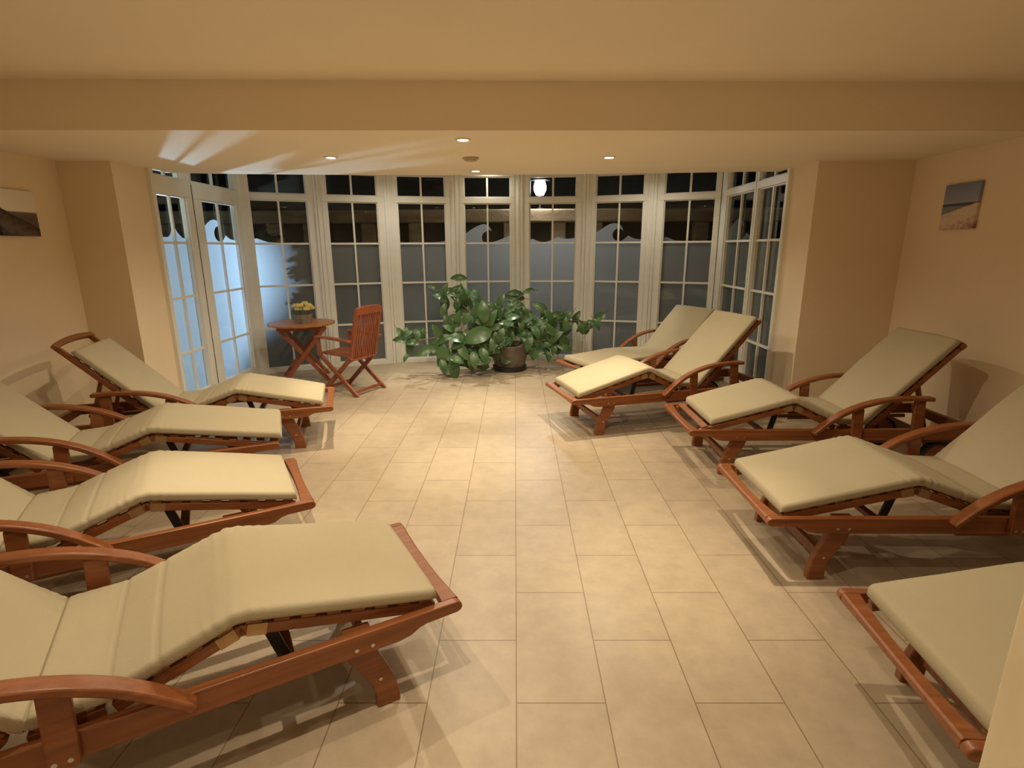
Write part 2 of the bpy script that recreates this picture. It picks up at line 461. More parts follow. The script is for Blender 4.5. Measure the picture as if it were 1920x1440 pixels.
def post(name, pts, label):
    struct(name, MB().prism(pts, 0, ZC + .10, 'z'), M['pvc'], label, 'window post', .004)
for i in range(6):
    (a0, a1), (b0, b1) = P7[i], P7[i + 1]
    a0, a1, b0, b1 = map(Vector, (a0, a1, b0, b1))
    u = (a1 - a0).normalized(); v = (b1 - b0).normalized()
    p = a1 + u * (S7 + .001); q = b0 - v * (S7 + .001)
    w = (q - p).normalized(); n = Vector((-w.y, w.x))
    pr = []
    g = (q - p).length
    for s, off in ((0, -.028), (.22, -.028), (.25, -.046), (.47, -.046), (.48, -.034), (.52, -.034), (.53, -.046), (.75, -.046), (.78, -.028), (1, -.028), (1, .04), (0, .04)):
        pt = p + w * g * s + n * off
        pr.append((pt.x, pt.y))
    post('trim_%d' % (i + 1), pr, 'white grooved post between two bay windows, ' + ['left of the armchair', 'right of the armchair', 'left of the plant', 'behind the plant pot', 'right of the plant', 'behind the farthest lounger'][i])
post('trim_7', [(-3.115, 6.277), (-3.045, 6.277), (-3.03, 6.36), (-2.99, 6.43), (-3.075, 6.462), (-3.12, 6.52), (-3.16, 6.50)], 'white corner post between the doors and the bay windows')
post('trim_8', [(2.375, 6.475), (2.445, 6.475), (2.50, 6.70), (2.43, 6.72), (2.40, 6.63)], 'white corner post between the bay windows on the right')

# ---------------------------------------------------------------- outdoors
struct('ground', MB().box(-9, 8, 4.7, 16, -.2, -.13), M['paving'], 'dark paving outside the bay', 'ground')
hill = MB()
nx, ny = 30, 14
hv, hf = [], []
for j in range(ny):
    for i in range(nx):
        x = -9 + 17 * i / (nx - 1); y = 9.0 + 8 * j / (ny - 1)
        hv.append((x, y, 1.2 + .42 * (y - 9.0) + .25 * noise.noise(Vector((x * .7, y * .7, 0)))))
for j in range(ny - 1):
    for i in range(nx - 1):
        hf.append((j * nx + i, j * nx + i + 1, (j + 1) * nx + i + 1, (j + 1) * nx + i))
hill.add(hv, hf)
struct('hillside', hill, M['earth'], 'dark bank rising behind the timber wall outside', 'hillside')
YT = 8.6
t = empty('timber_wall', (0, YT, -.13), 0, 'weathered timber retaining wall seen dimly through the upper panes', 'retaining wall')
MB().box(-6, 6, -.14, .14, 1.98, 2.17).build('top_beam', M['timber'], t, .02)
MB().box(-6, 6, -.10, .10, 1.30, 1.46).build('lower_beam', M['timber'], t, .02)
MB().box(-6, 6, .06, .20, 0, 2.0).build('backing_board', M['earth'], t)
for k in range(15):
    x = -5.2 + k * .72 + (.1 if k % 3 else -.06)
    MB().box(x - .11, x + .11, -.10, .10, 0, 1.985).build('post', M['timber'], t, .02)
# lantern standing on the timber wall
ln = empty('lantern', (.38, YT, 2.04), 0, 'bright white lantern outside, seen through the transom above the plant', 'lamp')
MB().lathe([(.05, 0), (.05, .02), (.014, .03), (.014, .17), (.06, .18), (.06, .20)], n=16).build('stem', M['black'], ln)
MB().lathe([(.055, .20), (.09, .27), (.095, .33), (.075, .40), (.02, .44)], n=20).build('globe', M['lantern'], ln)
MB().lathe([(.15, .41), (.13, .425), (.03, .47), (.0, .48)][:3] + [(.005, .48)], n=20).build('cap', M['black'], ln)
ld = bpy.data.lights.new('lantern_light', 'POINT'); ld.energy = 34; ld.color = (.96, .98, 1.0); ld.shadow_soft_size = .08
lo = bpy.data.objects.new('lantern_light', ld); C.objects.link(lo); lo.parent = ln; lo.location = (-.02, -.20, .30)
# garden flood lamp beyond the doors
fl = empty('floodlight', (-4.85, 7.30, -.13), 0, 'garden flood lamp on a short post outside the glazed doors', 'lamp')
fl.rotation_euler[2] = math.radians(-45)
MB().lathe([(.07, 0), (.07, .02), (.03, .03), (.03, 1.25)], n=16).build('post', M['black'], fl)
hd = MB().box(-.10, .05, -.12, .12, 1.25, 1.43).build('housing', M['black'], fl, .01)
MB().box(.052, .06, -.10, .10, 1.27, 1.41).build('lens', M['flood'], fl)
fd = bpy.data.lights.new('flood_light', 'SPOT'); fd.energy = 520; fd.color = (.48, .72, 1.0); fd.shadow_soft_size = .05
fd.spot_size = math.radians(68); fd.spot_blend = .65
fo = bpy.data.objects.new('flood_light', fd); C.objects.link(fo); fo.parent = fl
fo.location = (.11, 0, 1.34)
fo.rotation_euler = Vector((1, 0, 0)).to_track_quat('-Z', 'Y').to_euler()

# conifer right outside the window behind the table
cb = empty('conifer', (-3.02, 6.87, -.13), 0, 'dark conifer outside, its branches against the frosted window behind the table', 'tree')
MB().tube([(0, 0, 0), (.01, 0, 1.0), (0, 0, 1.95)], [.035, .025, .008]).build('trunk', M['stem'], cb)
rnd = random.Random(3)
fm = MB()
for k in range(70):
    z = .75 + 1.15 * rnd.random()
    a = rnd.uniform(0, 2 * PI)
    R_ = .42 * (1.15 - (z - .75) / 1.5) * rnd.uniform(.6, 1.0)
    tip = Vector((math.cos(a) * R_, math.sin(a) * R_ * .40, z - .10 + .1 * rnd.random()))
    root = Vector((0, 0, z))
    fm.tube([root, (root + tip) / 2 + Vector((0, 0, .03)), tip], [.008, .006, .003], 5)
    for q in range(16):
        s = .25 + .75 * q / 15
        p = root.lerp(tip, s)
        dirv = (tip - root).normalized()
        side = dirv.cross(Vector((0, 0, 1))).normalized() * (1 if q % 2 else -1)
        e = p + (dirv * .5 + side * .8 + Vector((0, 0, rnd.uniform(-.5, .1)))).normalized() * .085 * (1.1 - .5 * s)
        fm.bar(p, e, .016, .006, (0, 0, 1))
fm.build('foliage', M['bush'], cb)

# ---------------------------------------------------------------- ceiling fixtures
def downlight(x, y, z, narrow, wide, label, aim=None, col=WARM, cone=40):
    d = empty('downlight', (x, y, z), 0, label, 'downlight', 'recessed ceiling downlights')
    MB().lathe([(.034, -.001), (.036, -.008), (.046, -.007), (.050, -.002), (.050, 0)], n=28).build('trim_ring', M['ring'], d)
    MB().lathe([(.033, -.001), (.030, -.0065), (.012, -.009)], n=24).build('bulb_face', M['lamp'], d)
    for nm, e, ang, bl in (('beam_light', narrow, cone, 1.0), ('spill_light', wide, 152, .9)):
        l = bpy.data.lights.new(nm, 'SPOT')
        l.energy = e; l.color = col; l.shadow_soft_size = .022
        l.spot_size = math.radians(ang); l.spot_blend = bl
        o = bpy.data.objects.new(nm, l); C.objects.link(o); o.parent = d
        o.location = (0, 0, -.03)
        if aim and nm == 'beam_light':
            o.rotation_euler = (Vector(aim) - Vector((x, y, z - .03))).to_track_quat('-Z', 'Y').to_euler()
    return d
NB, WB = 78, 55
downlight(-.32, 3.64, ZS, NB, WB, 'lit recessed downlight nearest the ceiling step, middle of the soffit')
downlight(-1.36, 4.29, ZS, NB, WB, 'lit recessed downlight on the left of the soffit')
downlight(.71, 4.36, ZS, NB, WB, 'lit recessed downlight on the right of the soffit')
downlight(-.34, 5.06, ZS, NB, WB, 'lit recessed downlight closest to the windows, beyond the smoke detector')
downlight(.74, 2.30, ZC, NB, WB, 'lit recessed downlight in the upper ceiling over the right row of loungers')
downlight(-1.30, 2.26, ZC, NB, WB, 'lit recessed downlight in the upper ceiling over the left row of loungers')
downlight(-.30, 1.05, ZC, NB * .5, WB * .8, 'lit recessed downlight in the upper ceiling just in front of the camera')
downlight(-2.1, -.2, ZC, NB * 1.4, WB * .5, 'added unseen downlight in the upper ceiling behind the camera, over the left side')  # added out of view so floor bounce lifts ceiling and walls
downlight(0, -1.3, ZC, NB * 1.6, WB * .7, 'added unseen downlight in the upper ceiling behind the camera')  # extra unseen lamp, put in for bounce onto the upper ceiling
downlight(2.2, -.6, ZC, NB * 1.4, WB * .25, 'added unseen downlight in the upper ceiling behind the camera, over the right side')  # also an added fill lamp out of view, mostly for floor bounce
downlight(-1.35, 6.38, ZC + .10, NB * 1.1, WB * .4, 'lit recessed downlight in the bay ceiling over the armchair', col=(1, .92, .74))
downlight(-.30, 7.06, ZC + .10, NB * 1.7, WB * .12, 'lit recessed downlight in the bay ceiling between plant and glass', aim=(-.35, 5.95, 0), col=(1, .92, .74), cone=66)
downlight(1.45, 6.35, ZC + .10, NB * .6, WB * .35, 'lit recessed downlight in the bay ceiling over the farthest lounger', col=(1, .92, .74))
sd = empty('smoke_detector', (-.33, 4.36, ZS), 0, 'small round beige smoke detector on the soffit between two downlights', 'smoke detector')
MB().lathe([(.062, 0), (.062, -.008), (.050, -.011)], n=28).build('base_plate', M['detector'], sd)
MB().lathe([(.050, -.0115), (.046, -.022), (.030, -.026)], n=28).build('sensor_cap', M['detector'], sd)

# ---------------------------------------------------------------- pictures on the walls
c1 = empty('canvas_print', (XR, 4.055, 1.752), 0, 'square beach and dunes canvas on the right wall', 'picture')
MB().box(-.026, -.001, -.155, .155, -.155, .155).build('canvas', M['art_beach'], c1, .003)
c2 = empty('canvas_print', (XL, 3.95, 1.735), 0, 'canvas with pale sky over a dark shore on the left wall', 'picture')
MB().box(.001, .026, -.155, .155, -.155, .155).build('canvas', M['art_cliff'], c2, .003)

# ---------------------------------------------------------------- loungers
RAIL_W = .318
meshes = {}
def shared(key, fn):
    if key not in meshes:
        meshes[key] = fn()
    return meshes[key]

rail_prof = [(.0, .300), (.004, .313), (.014, .321), (.03, .323), (1.0, .326), (1.90, .326), (1.90, .248), (.225, .250), (.185, .257), (.155, .274), (.13, .280), (.02, .283), (.007, .288)]
leg_c = [(.350, .318, .086), (.349, .262, .094), (.336, .212, .098), (.303, .150, .086), (.276, .090, .078), (.266, .045, .077), (.264, 0.0, .078)]
def leg_mesh():
    L = [(u - w / 2, z) for u, z, w in leg_c]
    Rr = [(u + w / 2, z) for u, z, w in leg_c]
    fine = lambda P: [tuple(P[i][k] + (P[i + 1][k] - P[i][k]) * s for k in (0, 1)) for i in range(len(P) - 1) for s in (0, .5)] + [P[-1]]
    return MB().prism(fine(L) + fine(Rr)[::-1], -.0175, .0175).mesh('leg', M['wood'])
arm_path = [(.795, .300), (.82, .325), (.86, .360), (.91, .400), (.97, .440), (1.04, .474), (1.12, .503), (1.20, .522), (1.29, .534), (1.40, .539), (1.53, .536)]

def smooth_path(pts, step=.009, it=6):
    out = []
    for (a, b) in zip(pts[:-1], pts[1:]):
        L = math.hypot(b[0] - a[0], b[1] - a[1]); n = max(2, int(L / step))
        for i in range(n):
            out.append((a[0] + (b[0] - a[0]) * i / n, a[1] + (b[1] - a[1]) * i / n))
    out.append(pts[-1])
    for _ in range(it):
        out = [out[0]] + [((out[i - 1][0] + 2 * out[i][0] + out[i + 1][0]) / 4, (out[i - 1][1] + 2 * out[i][1] + out[i + 1][1]) / 4) for i in range(1, len(out) - 1)] + [out[-1]]
    return out

def cushion_mesh(pts, th=.041, hw=.282, seed=1):
    path = smooth_path(pts)
    s = [0]
    for a, b in zip(path[:-1], path[1:]):
        s.append(s[-1] + math.hypot(b[0] - a[0], b[1] - a[1]))
    T = s[-1]
    # fold seams: knee, middle of the thigh, before the hip, hip
    knee = sum(math.hypot(b[0] - a[0], b[1] - a[1]) for a, b in zip(pts[:1], pts[1:2]))
    hip = sum(math.hypot(b[0] - a[0], b[1] - a[1]) for a, b in zip(pts[:-2], pts[1:-1]))
    seams = [(knee + .015, .003), (knee + .20, .005), (hip - .02, .007), (hip - .20, .004)]
    rings = []
    nseg = 6
    for i, (u, z) in enumerate(path):
        a = path[max(i - 1, 0)]; b = path[min(i + 1, len(path) - 1)]
        dx, dz = b[0] - a[0], b[1] - a[1]; L = math.hypot(dx, dz)
        nx, nz = -dz / L, dx / L
        e = min(s[i], T - s[i])
        k = 1.0 if e > .025 else math.sqrt(max(0.0, 1 - ((.025 - e) / .025) ** 2)) * .75 + .25
        w = hw - (.012 * (1 - min(1, e / .03)) ** 2)
        dent = sum(d * math.exp(-((s[i] - c) / .0045) ** 2) for c, d in seams)
        wr = math.exp(-((s[i] - knee) / .11) ** 2) + .5 * math.exp(-((s[i] - hip) / .12) ** 2)
        h = th * k
        r = h * .36
        ring = []
        def P(v, t):
            # t measured up from the underside
            puff = .007 * (1 - (v / w) ** 4) * k if t > h * .6 else 0
            n_ = noise.noise(Vector((s[i] * 4 + seed * 7, v * 5, t * 8))) * .004
            cr = wr * .0020 * math.sin(s[i] * 190 + v * 22 + seed) * (abs(v) / w) ** 3
            tt = t + puff + n_ + cr - (dent if t > h * .3 else -dent * .3)
            vv = v + (math.copysign(1, v) * (cr * .8 + n_ - dent * .5) if abs(v) > w * .9 else 0)
            ring.append((u + nx * tt, vv, z + nz * tt))
        for q in range(nseg + 1):
            an = -PI / 2 + PI / 2 * q / nseg
            P(w - r + r * math.cos(an), r + r * math.sin(an))
        for q in range(nseg + 1):
            an = PI / 2 * q / nseg
            P(w - r + r * math.cos(an), h - r + r * math.sin(an))
        for v in (.2, .1, 0, -.1, -.2):
            P(v, h)
        for q in range(nseg + 1):
            an = PI / 2 + PI / 2 * q / nseg
            P(-(w - r) + r * math.cos(an), h - r + r * math.sin(an))
        for q in range(nseg + 1):
            an = PI + PI / 2 * q / nseg
            P(-(w - r) + r * math.cos(an), r + r * math.sin(an))
        rings.append(ring)
    return MB().loft(rings).mesh('mattress', M['cushion'], 60)

def panel_frame(mb, a, b, halfw, slats, t=.034, upto=1.0):
    """Two long bars from a to b (in u,z) with cross slats on top; drawn just under the line a-b."""
    (u0, z0), (u1, z1) = a, b
    L = math.hypot(u1 - u0, z1 - z0)
    nx, nz = -(z1 - z0) / L, (u1 - u0) / L
    c = lambda s, o: (u0 + (u1 - u0) * s + nx * o, z0 + (z1 - z0) * s + nz * o)
    for sg in (-1, 1):
        p = c(0, -.012 - t / 2); q = c(1, -.012 - t / 2)
        mb.bar((p[0], sg * (halfw - .0125), p[1]), (q[0], sg * (halfw - .0125), q[1]), .025, t)
    for i in range(slats):
        s = (i + .5) / slats * upto
        p = c(s - .022 / L, -.0065); q = c(s + .022 / L, -.0065)
        mb.bar((p[0], 0, p[1]), (q[0], 0, q[1]), 2 * halfw - .002, .011)

def arms(o, sg):
    ar = link('armrest', shared('arm', lambda: MB().sweep(smooth_path(arm_path, .02, 3), .056, .026).mesh('armrest', M['wood'])), o, .006)
    ar.location = (0, sg * (RAIL_W + .014), 0)
    for (b0, t0, wv) in (((1.078, .255), (1.068, .470), .066), ((1.462, .255), (1.452, .524), .066)):
        ps = link('arm_post', shared(('post', sg, b0), lambda: MB().bar((b0[0], sg * (RAIL_W + .0135), b0[1]), (t0[0], sg * (RAIL_W + .0135), t0[1]), .025, wv).mesh('arm_post', M['wood'])), o, .005)
        for q in (-.016, .016):
            link('bolt', shared(('postbolt', sg, b0, q), lambda: MB().disc_y(b0[0] + q, sg * (RAIL_W + .026), sg * (RAIL_W + .0285), .278, .0065, 12).mesh('bolt', M['steel'])), ps)

def make_lounger(loc, deg, label, knee=(.665, .462), foot=(.078, .326), hip=(1.165, .338), seat=(.985, .348), back=(1.66, .855), slip=0.0, bslip=-.050, seed=1, key='a', far_arm=True):
    o = empty('sun_lounger', (loc[0], loc[1], 0), math.radians(deg), label, 'sun lounger', 'wooden sun loungers with cream cushions')
    for sg in (-1, 1):
        r = link('side_rail', shared(('rail', sg), lambda: MB().prism(rail_prof, sg * RAIL_W, sg * (RAIL_W - .030)).mesh('side_rail', M['wood'])), o, .004)
        for bu in (.312, .362):
            link('bolt', shared(('bolt', sg, bu), lambda: MB().disc_y(bu, sg * RAIL_W, sg * (RAIL_W + .0025), .274, .0065, 12).mesh('bolt', M['steel'])), r)
        lg = link('leg', shared('leg', leg_mesh), o, .005)
        lg.location = (0, sg * (RAIL_W - .030 - .0185), 0)
        link('bolt', shared(('legbolt', sg), lambda: MB().disc_y(.288, sg * .0175, sg * .020, .112, .006, 12).mesh('bolt', M['steel'])), lg)
        if sg > 0 or far_arm:
            arms(o, sg)
        link('support_rail', shared(('sup', sg), lambda: MB().box(.86, 1.82, sg * .262, sg * .286, .222, .247).mesh('support_rail', M['wood'])), o, .004)
        wh = link('wheel', shared(('wheel', sg), lambda: MB().disc_y(1.66, sg * .262, sg * .295, .112, .095).mesh('wheel', M['wood'])), o)
        link('tyre', shared(('tyre', sg), lambda: MB().disc_y(1.66, sg * .258, sg * .299, .112, .112, 28, .0955).mesh('tyre', M['rubber'])), wh)
        link('hub', shared(('hub', sg), lambda: MB().disc_y(1.66, sg * .2955, sg * .303, .112, .02, 16).mesh('hub', M['steel'])), wh)
        link('wheel_bracket', shared(('brk', sg), lambda: MB().bar((1.66, sg * .240, .090), (1.60, sg * .240, .30), .032, .06).mesh('wheel_bracket', M['wood'])), o, .004)
        link('knee_strut', shared(('strut', sg, key), lambda: MB().bar((.60, sg * .225, knee[1] - .05), (.555, sg * .225, .262), .012, .034).mesh('knee_strut', M['black'])), o)
    def foot_bar():
        rings = []
        for i in range(25):
            v = -.287 + .574 * i / 24
            q = 1 - (v / .287) ** 2
            zt = .322 - .010 * q
            rings.append([(.004 + .006 * q, v, .290), (.004 + .006 * q, v, zt - .006), (.012 + .006 * q, v, zt), (.052 + .012 * (1 - q), v, zt), (.052 + .012 * (1 - q), v, .286)])
        return MB().loft(rings).mesh('foot_crossbar', M['wood'])
    link('foot_crossbar', shared('footbar', foot_bar), o, .002)
    link('head_crossbar', shared('headbar', lambda: MB().box(1.865, 1.90, -.287, .287, .255, .322).mesh('head_crossbar', M['wood'])), o, .004)
    link('stretcher', shared('stretch', lambda: MB().box(.274, .300, -.252, .252, .088, .136).mesh('stretcher', M['wood'])), o, .004)
    link('strut_crossbar', shared('strutbar', lambda: MB().box(.530, .566, -.287, .287, .252, .276).mesh('strut_crossbar', M['wood'])), o, .003)
    link('axle', shared('axle', lambda: MB().tube([(1.66, -.256, .112), (1.66, .256, .112)], .010, 10).mesh('axle', M['steel'])), o)
    f0 = (max(foot[0], .072), foot[1] if foot[0] > .06 else .326)
    link('leg_rest_frame', shared(('lf', key), lambda: (lambda m: (panel_frame(m, f0, knee, .270, 8), m.mesh('leg_rest_frame', M['wood']))[1])(MB())), o, .003)
    link('thigh_frame', shared(('tf', key), lambda: (lambda m: (panel_frame(m, knee, seat, .270, 4), m.mesh('thigh_frame', M['wood']))[1])(MB())), o, .003)
    def hinge_m(sg, tgt):
        m = MB()
        for _ in (0,):
            for _ in (0,):
                dx, dz = tgt[0] - knee[0], tgt[1] - knee[1]; L = math.hypot(dx, dz); dx /= L; dz /= L
                px, pz = (-dz, dx) if dx > 0 else (dz, -dx)
                a = (knee[0] + dx * .022 - px * .029, knee[1] + dz * .022 - pz * .029); b = (knee[0] + dx * .075 - px * .029, knee[1] + dz * .075 - pz * .029)
                m.bar((a[0], sg * .2575, a[1]), (b[0], sg * .2575, b[1]), .028, .037)
        return m.mesh('knee_hinge', M['brass'])
    for sg in (-1, 1):
        for ti, tgt in enumerate((f0, seat)):
            link('knee_hinge', shared(('kh', key, sg, ti), lambda: hinge_m(sg, tgt)), o)
    link('seat_frame', shared(('sf', key), lambda: (lambda m: (panel_frame(m, (seat[0] + .01, seat[1] - .002), (hip[0] - .01, hip[1] - .002), .270, 2), m.mesh('seat_frame', M['wood']))[1])(MB())), o, .003)
    def back_m():
        m = MB()
        top = (back[0] + .02, back[1] + .02)
        panel_frame(m, (hip[0] + .012, hip[1]), top, .270, 9, upto=.88)
        L = math.hypot(top[0] - hip[0], top[1] - hip[1])
        du, dz = (top[0] - hip[0]) / L, (top[1] - hip[1]) / L
        nu, nz = -dz, du
        # curved headpiece across the top
        rings = []
        for i in range(17):
            v = -.285 + .57 * i / 16
            rise = .022 * (1 - (v / .285) ** 2)
            c = lambda a, b: (top[0] + du * a + nu * b, v, top[1] + dz * a + nz * b)
            rings.append([c(-.012 + rise, -.040), c(.022 + rise, -.040), c(.026 + rise, -.010), c(-.012 + rise, -.008)])
        m.loft(rings)
        return m.mesh('backrest_frame', M['wood'])
    link('backrest_frame', shared(('bf', key), back_m), o, .003)
    for sg in (-1, 1):
        link('back_prop', shared(('prop', sg), lambda: MB().bar((1.50, sg * .20, .64), (1.62, sg * .20, .262), .03, .022).mesh('back_prop', M['wood'])), o, .003)
    d = Vector((back[0] - hip[0], back[1] - hip[1])).normalized()
    dk = Vector((foot[0] - knee[0], foot[1] - knee[1])).normalized()
    ft = (foot[0] - dk.x * slip, foot[1] - dk.y * slip)
    bk = (back[0] - d.x * bslip, back[1] - d.y * bslip)
    me = cushion_mesh([ft, knee, seat, hip, bk], seed=seed)
    tag(link('mattress', me, o), 'cream canvas mattress folded over the raised knee section')
    return o

make_lounger((-1.473, 4.246), 196.7, 'sun lounger in the left row nearest the window bay, backrest against the left pier', bslip=.05, seed=2, key='a', far_arm=False)
make_lounger((-1.583, 3.442), 203.6, 'second sun lounger of the left row from the windows, cushion hanging over its foot end', slip=-.035, foot=(.02, .338), seed=3, key='b')
make_lounger((-1.106, 2.635), 209.3, 'third sun lounger of the left row from the windows, with a brightly lit foot cushion', seed=4, key='a')
make_lounger((-.340, 1.882), 210.0, 'nearest sun lounger of the left row, filling the lower left of the photo', seed=5, key='a')
make_lounger((1.10, 1.36), -4.4, 'nearest sun lounger on the right, half hidden by the stone pillar', seed=6, key='a')
make_lounger((1.11, 2.488), -.4, 'second nearest sun lounger of the right row, its cushion running out of the frame', seed=7, key='a')
make_lounger((1.132, 3.67), .1, 'sun lounger with its backrest in front of the right pier', slip=.08, knee=(.69, .492), seed=8, key='c')
make_lounger((.353, 4.377), 16.0, 'sun lounger at the mouth of the bay, tilted knee section lit at the foot', seed=9, knee=(.69, .500), key='d')
make_lounger((.575, 5.375), 27.5, 'farthest sun lounger inside the bay, lying flat under the side windows', knee=(.62, .358), back=(1.62, .775), seed=10, key='e')

# ---------------------------------------------------------------- round table, flowers, armchair
tb = empty('round_table', (-2.45, 6.19, 0), math.radians(20), 'round folding wooden table by the glazed doors', 'table')
tm = MB()
R0 = .365
for k in range(9):
    y0 = -R0 + k * 2 * R0 / 9 + .002; y1 = -R0 + (k + 1) * 2 * R0 / 9 - .002
    w0 = math.sqrt(max(R0 ** 2 - y0 ** 2, .0004)); w1 = math.sqrt(max(R0 ** 2 - y1 ** 2, .0004))
    ym = (y0 + y1) / 2; wm = math.sqrt(R0 ** 2 - ym ** 2)
    tm.prism([(-w0, y0), (w0, y0), (wm, ym), (w1, y1), (-w1, y1), (-wm, ym)], .642, .664, 'z')
tm.build('tabletop', M['wood_top'], tb, .002)
MB().box(-.26, .26, -.25, -.225, .60, .641).box(-.26, .26, .225, .25, .60, .641).build('apron', M['wood_chair'], tb, .003)
for sg in (-1, 1):
    for q in (-1, 1):
        MB().bar((q * .25, sg * (.21 + .014 * q), .63), (-q * .25, sg * (.21 + .014 * q), 0), .024, .042).build('leg', M['wood_chair'], tb, .003)
MB().bar((-.20, -.19, .075), (-.20, .19, .075), .03, .03, (1, 0, 0)).bar((.20, -.19, .075), (.20, .19, .075), .03, .03, (1, 0, 0)).build('stretcher', M['wood_chair'], tb, .003)

fp = empty('flower_pot', (-2.39, 6.11, .664), .3, 'small grey pot of yellow flowers on the round table', 'flower pot')
MB().lathe([(.072, 0), (.088, .055), (.100, .100), (.092, .101), (.078, .060)], n=24).build('pot', M['vase'], fp)
MB().lathe([(.078, .066), (.080, .078), (.02, .084)], n=20).build('soil', M['soil'], fp)
rnd = random.Random(9)
for k, (x, y, z) in enumerate([(-.055, 0, .185), (-.035, -.03, .155), (.02, .01, .205), (.055, -.02, .185), (.035, -.045, .155), (.0, .03, .18), (-.02, -.045, .190), (.07, .02, .155)]):
    f = MB()
    x, y, z = x * 1.25, y * 1.25, z * 1.05
    for i in range(9):
        for (rr, zz, tl) in ((.032, .0, .014), (.020, .013, .014)):
            a = i * 2 * PI / 9 + rr * 40
            c = Vector((x + rr * math.cos(a), y + rr * math.sin(a), z + zz))
            f.tube([Vector((x, y, z - .004)), c, c + Vector((math.cos(a) * .008, math.sin(a) * .008, tl))], [.004, .011, .003], 6)
    f.lathe([(.004, 0), (.012, .008), (.004, .020)], x, y, z, 8)
    f.build('bloom', M['bloom'], fp)
sm = MB()
for (x, y, z) in [(-.055, 0, .185), (.02, .01, .205), (.055, -.02, .185), (-.02, -.045, .19), (.07, .02, .155), (-.035, -.03, .155)]:
    sm.tube([(x * .3, y * .3, .07), (x * .7, y * .7, z * .6), (x, y, z)], .003, 5)
sm.build('stems', M['leaf'], fp)

ch = empty('folding_armchair', (-1.745, 5.65, 0), math.atan2(.44, -.90), 'slatted wooden folding armchair with its back to the room beside the table', 'chair')
# local x points to the front of the chair
wc = M['wood_chair']
for sg in (-1, 1):
    MB().bar((.235, sg * .215, .425), (-.25, sg * .215, 0), .024, .045).build('leg', wc, ch, .004)
    MB().bar((-.175, sg * .188, .40), (.25, sg * .188, 0), .024, .045).build('leg', wc, ch, .004)
    MB().sweep(smooth_path([(-.215, .575), (-.1, .585), (.1, .600), (.25, .598)], .03, 4), .05, .024, sg * .232).build('armrest', wc, ch, .005)
    MB().bar((.215, sg * .232, .59), (.205, sg * .232, .40), .024, .045).build('arm_support', wc, ch, .004)
    MB().bar((-.155, sg * .180, .355), (-.285, sg * .180, .895), .028, .036).build('back_post', wc, ch, .004)
MB().bar((-.205, -.21, .045), (-.205, .21, .045), .03, .022, (0, 0, 1)).build('stretcher', wc, ch, .003)
MB().bar((.215, -.18, .045), (.215, .18, .045), .03, .022, (0, 0, 1)).build('stretcher', wc, ch, .003)
m = MB()
for k in range(7):
    x0 = -.17 + k * .061
    m.bar((x0, 0, .402 + k * .003), (x0 + .054, 0, .405 + k * .003), .37, .016)
m.build('seat', wc, ch, .003)
m = MB()
for k in range(11):
    y = -.150 + k * .030
    m.bar((-.167, y, .375), (-.279, y, .850), .016, .012)
m.build('back_slats', wc, ch, .002)
rings = []
for i in range(13):
    y = -.185 + .37 * i / 12
    r_ = .018 * (1 - (y / .185) ** 2)
    rings.append([(-.272, y, .838), (-.292, y, .838), (-.302, y, .905 + r_), (-.280, y, .907 + r_)])
MB().loft(rings).build('top_rail', wc, ch, .003)
MB().bar((-.165, -.168, .372), (-.165, .168, .372), .022, .034, (0, 0, 1)).build('bottom_rail', wc, ch, .003)

# ---------------------------------------------------------------- rubber plant
pl = empty('rubber_plant', (-.07, 6.66, 0), 0, 'large sprawling rubber plant with glossy leaves in a round pot before the bay', 'potted plant')
MB().lathe([(.205, 0), (.212, .008), (.212, .055), (.19, .058)], n=36).build('saucer', M['pot_base'], pl)
MB().lathe([(.188, .0585), (.200, .10), (.228, .22), (.240, .29), (.246, .30), (.246, .325), (.232, .325), (.224, .28)], n=40).build('pot', M['pot'], pl)
MB().lathe([(.224, .275), (.12, .296), (.01, .30)], n=30).build('soil', M['soil'], pl)
stems = [[(-.08, 0, .29), (-.30, -.15, .50), (-.70, -.35, .50), (-1.15, -.42, .42)], [(-.10, .03, .29), (-.35, 0, .62), (-.62, -.1, .85), (-.75, -.15, 1.02)],
         [(-.03, -.05, .29), (-.15, -.2, .55), (-.35, -.38, .72)], [(.03, .02, .29), (.05, .05, .6), (.10, .05, .86)],
         [(.08, 0, .29), (.30, -.05, .55), (.62, -.05, .68), (1.05, -.05, .58)], [(.1, -.05, .29), (.35, -.15, .42), (.65, -.2, .40)],
         [(-.12, -.08, .29), (-.35, -.35, .45), (-.60, -.48, .30), (-.68, -.50, .15)], [(-.05, -.1, .29), (-.22, -.40, .42), (-.36, -.46, .20)]]
def bez(P, n=14):
    out = []
    P = [Vector(p) for p in P]
    for i in range(n + 1):
        q = [p.copy() for p in P]; t_ = i / n
        while len(q) > 1:
            q = [a.lerp(b, t_) for a, b in zip(q[:-1], q[1:])]
        out.append(q[0])
    return out
curves = [bez(s_) for s_ in stems]
for c in curves:
    MB().tube(c, [.012 - .008 * i / 14 for i in range(15)], 7).build('stem', M['stem'], pl)
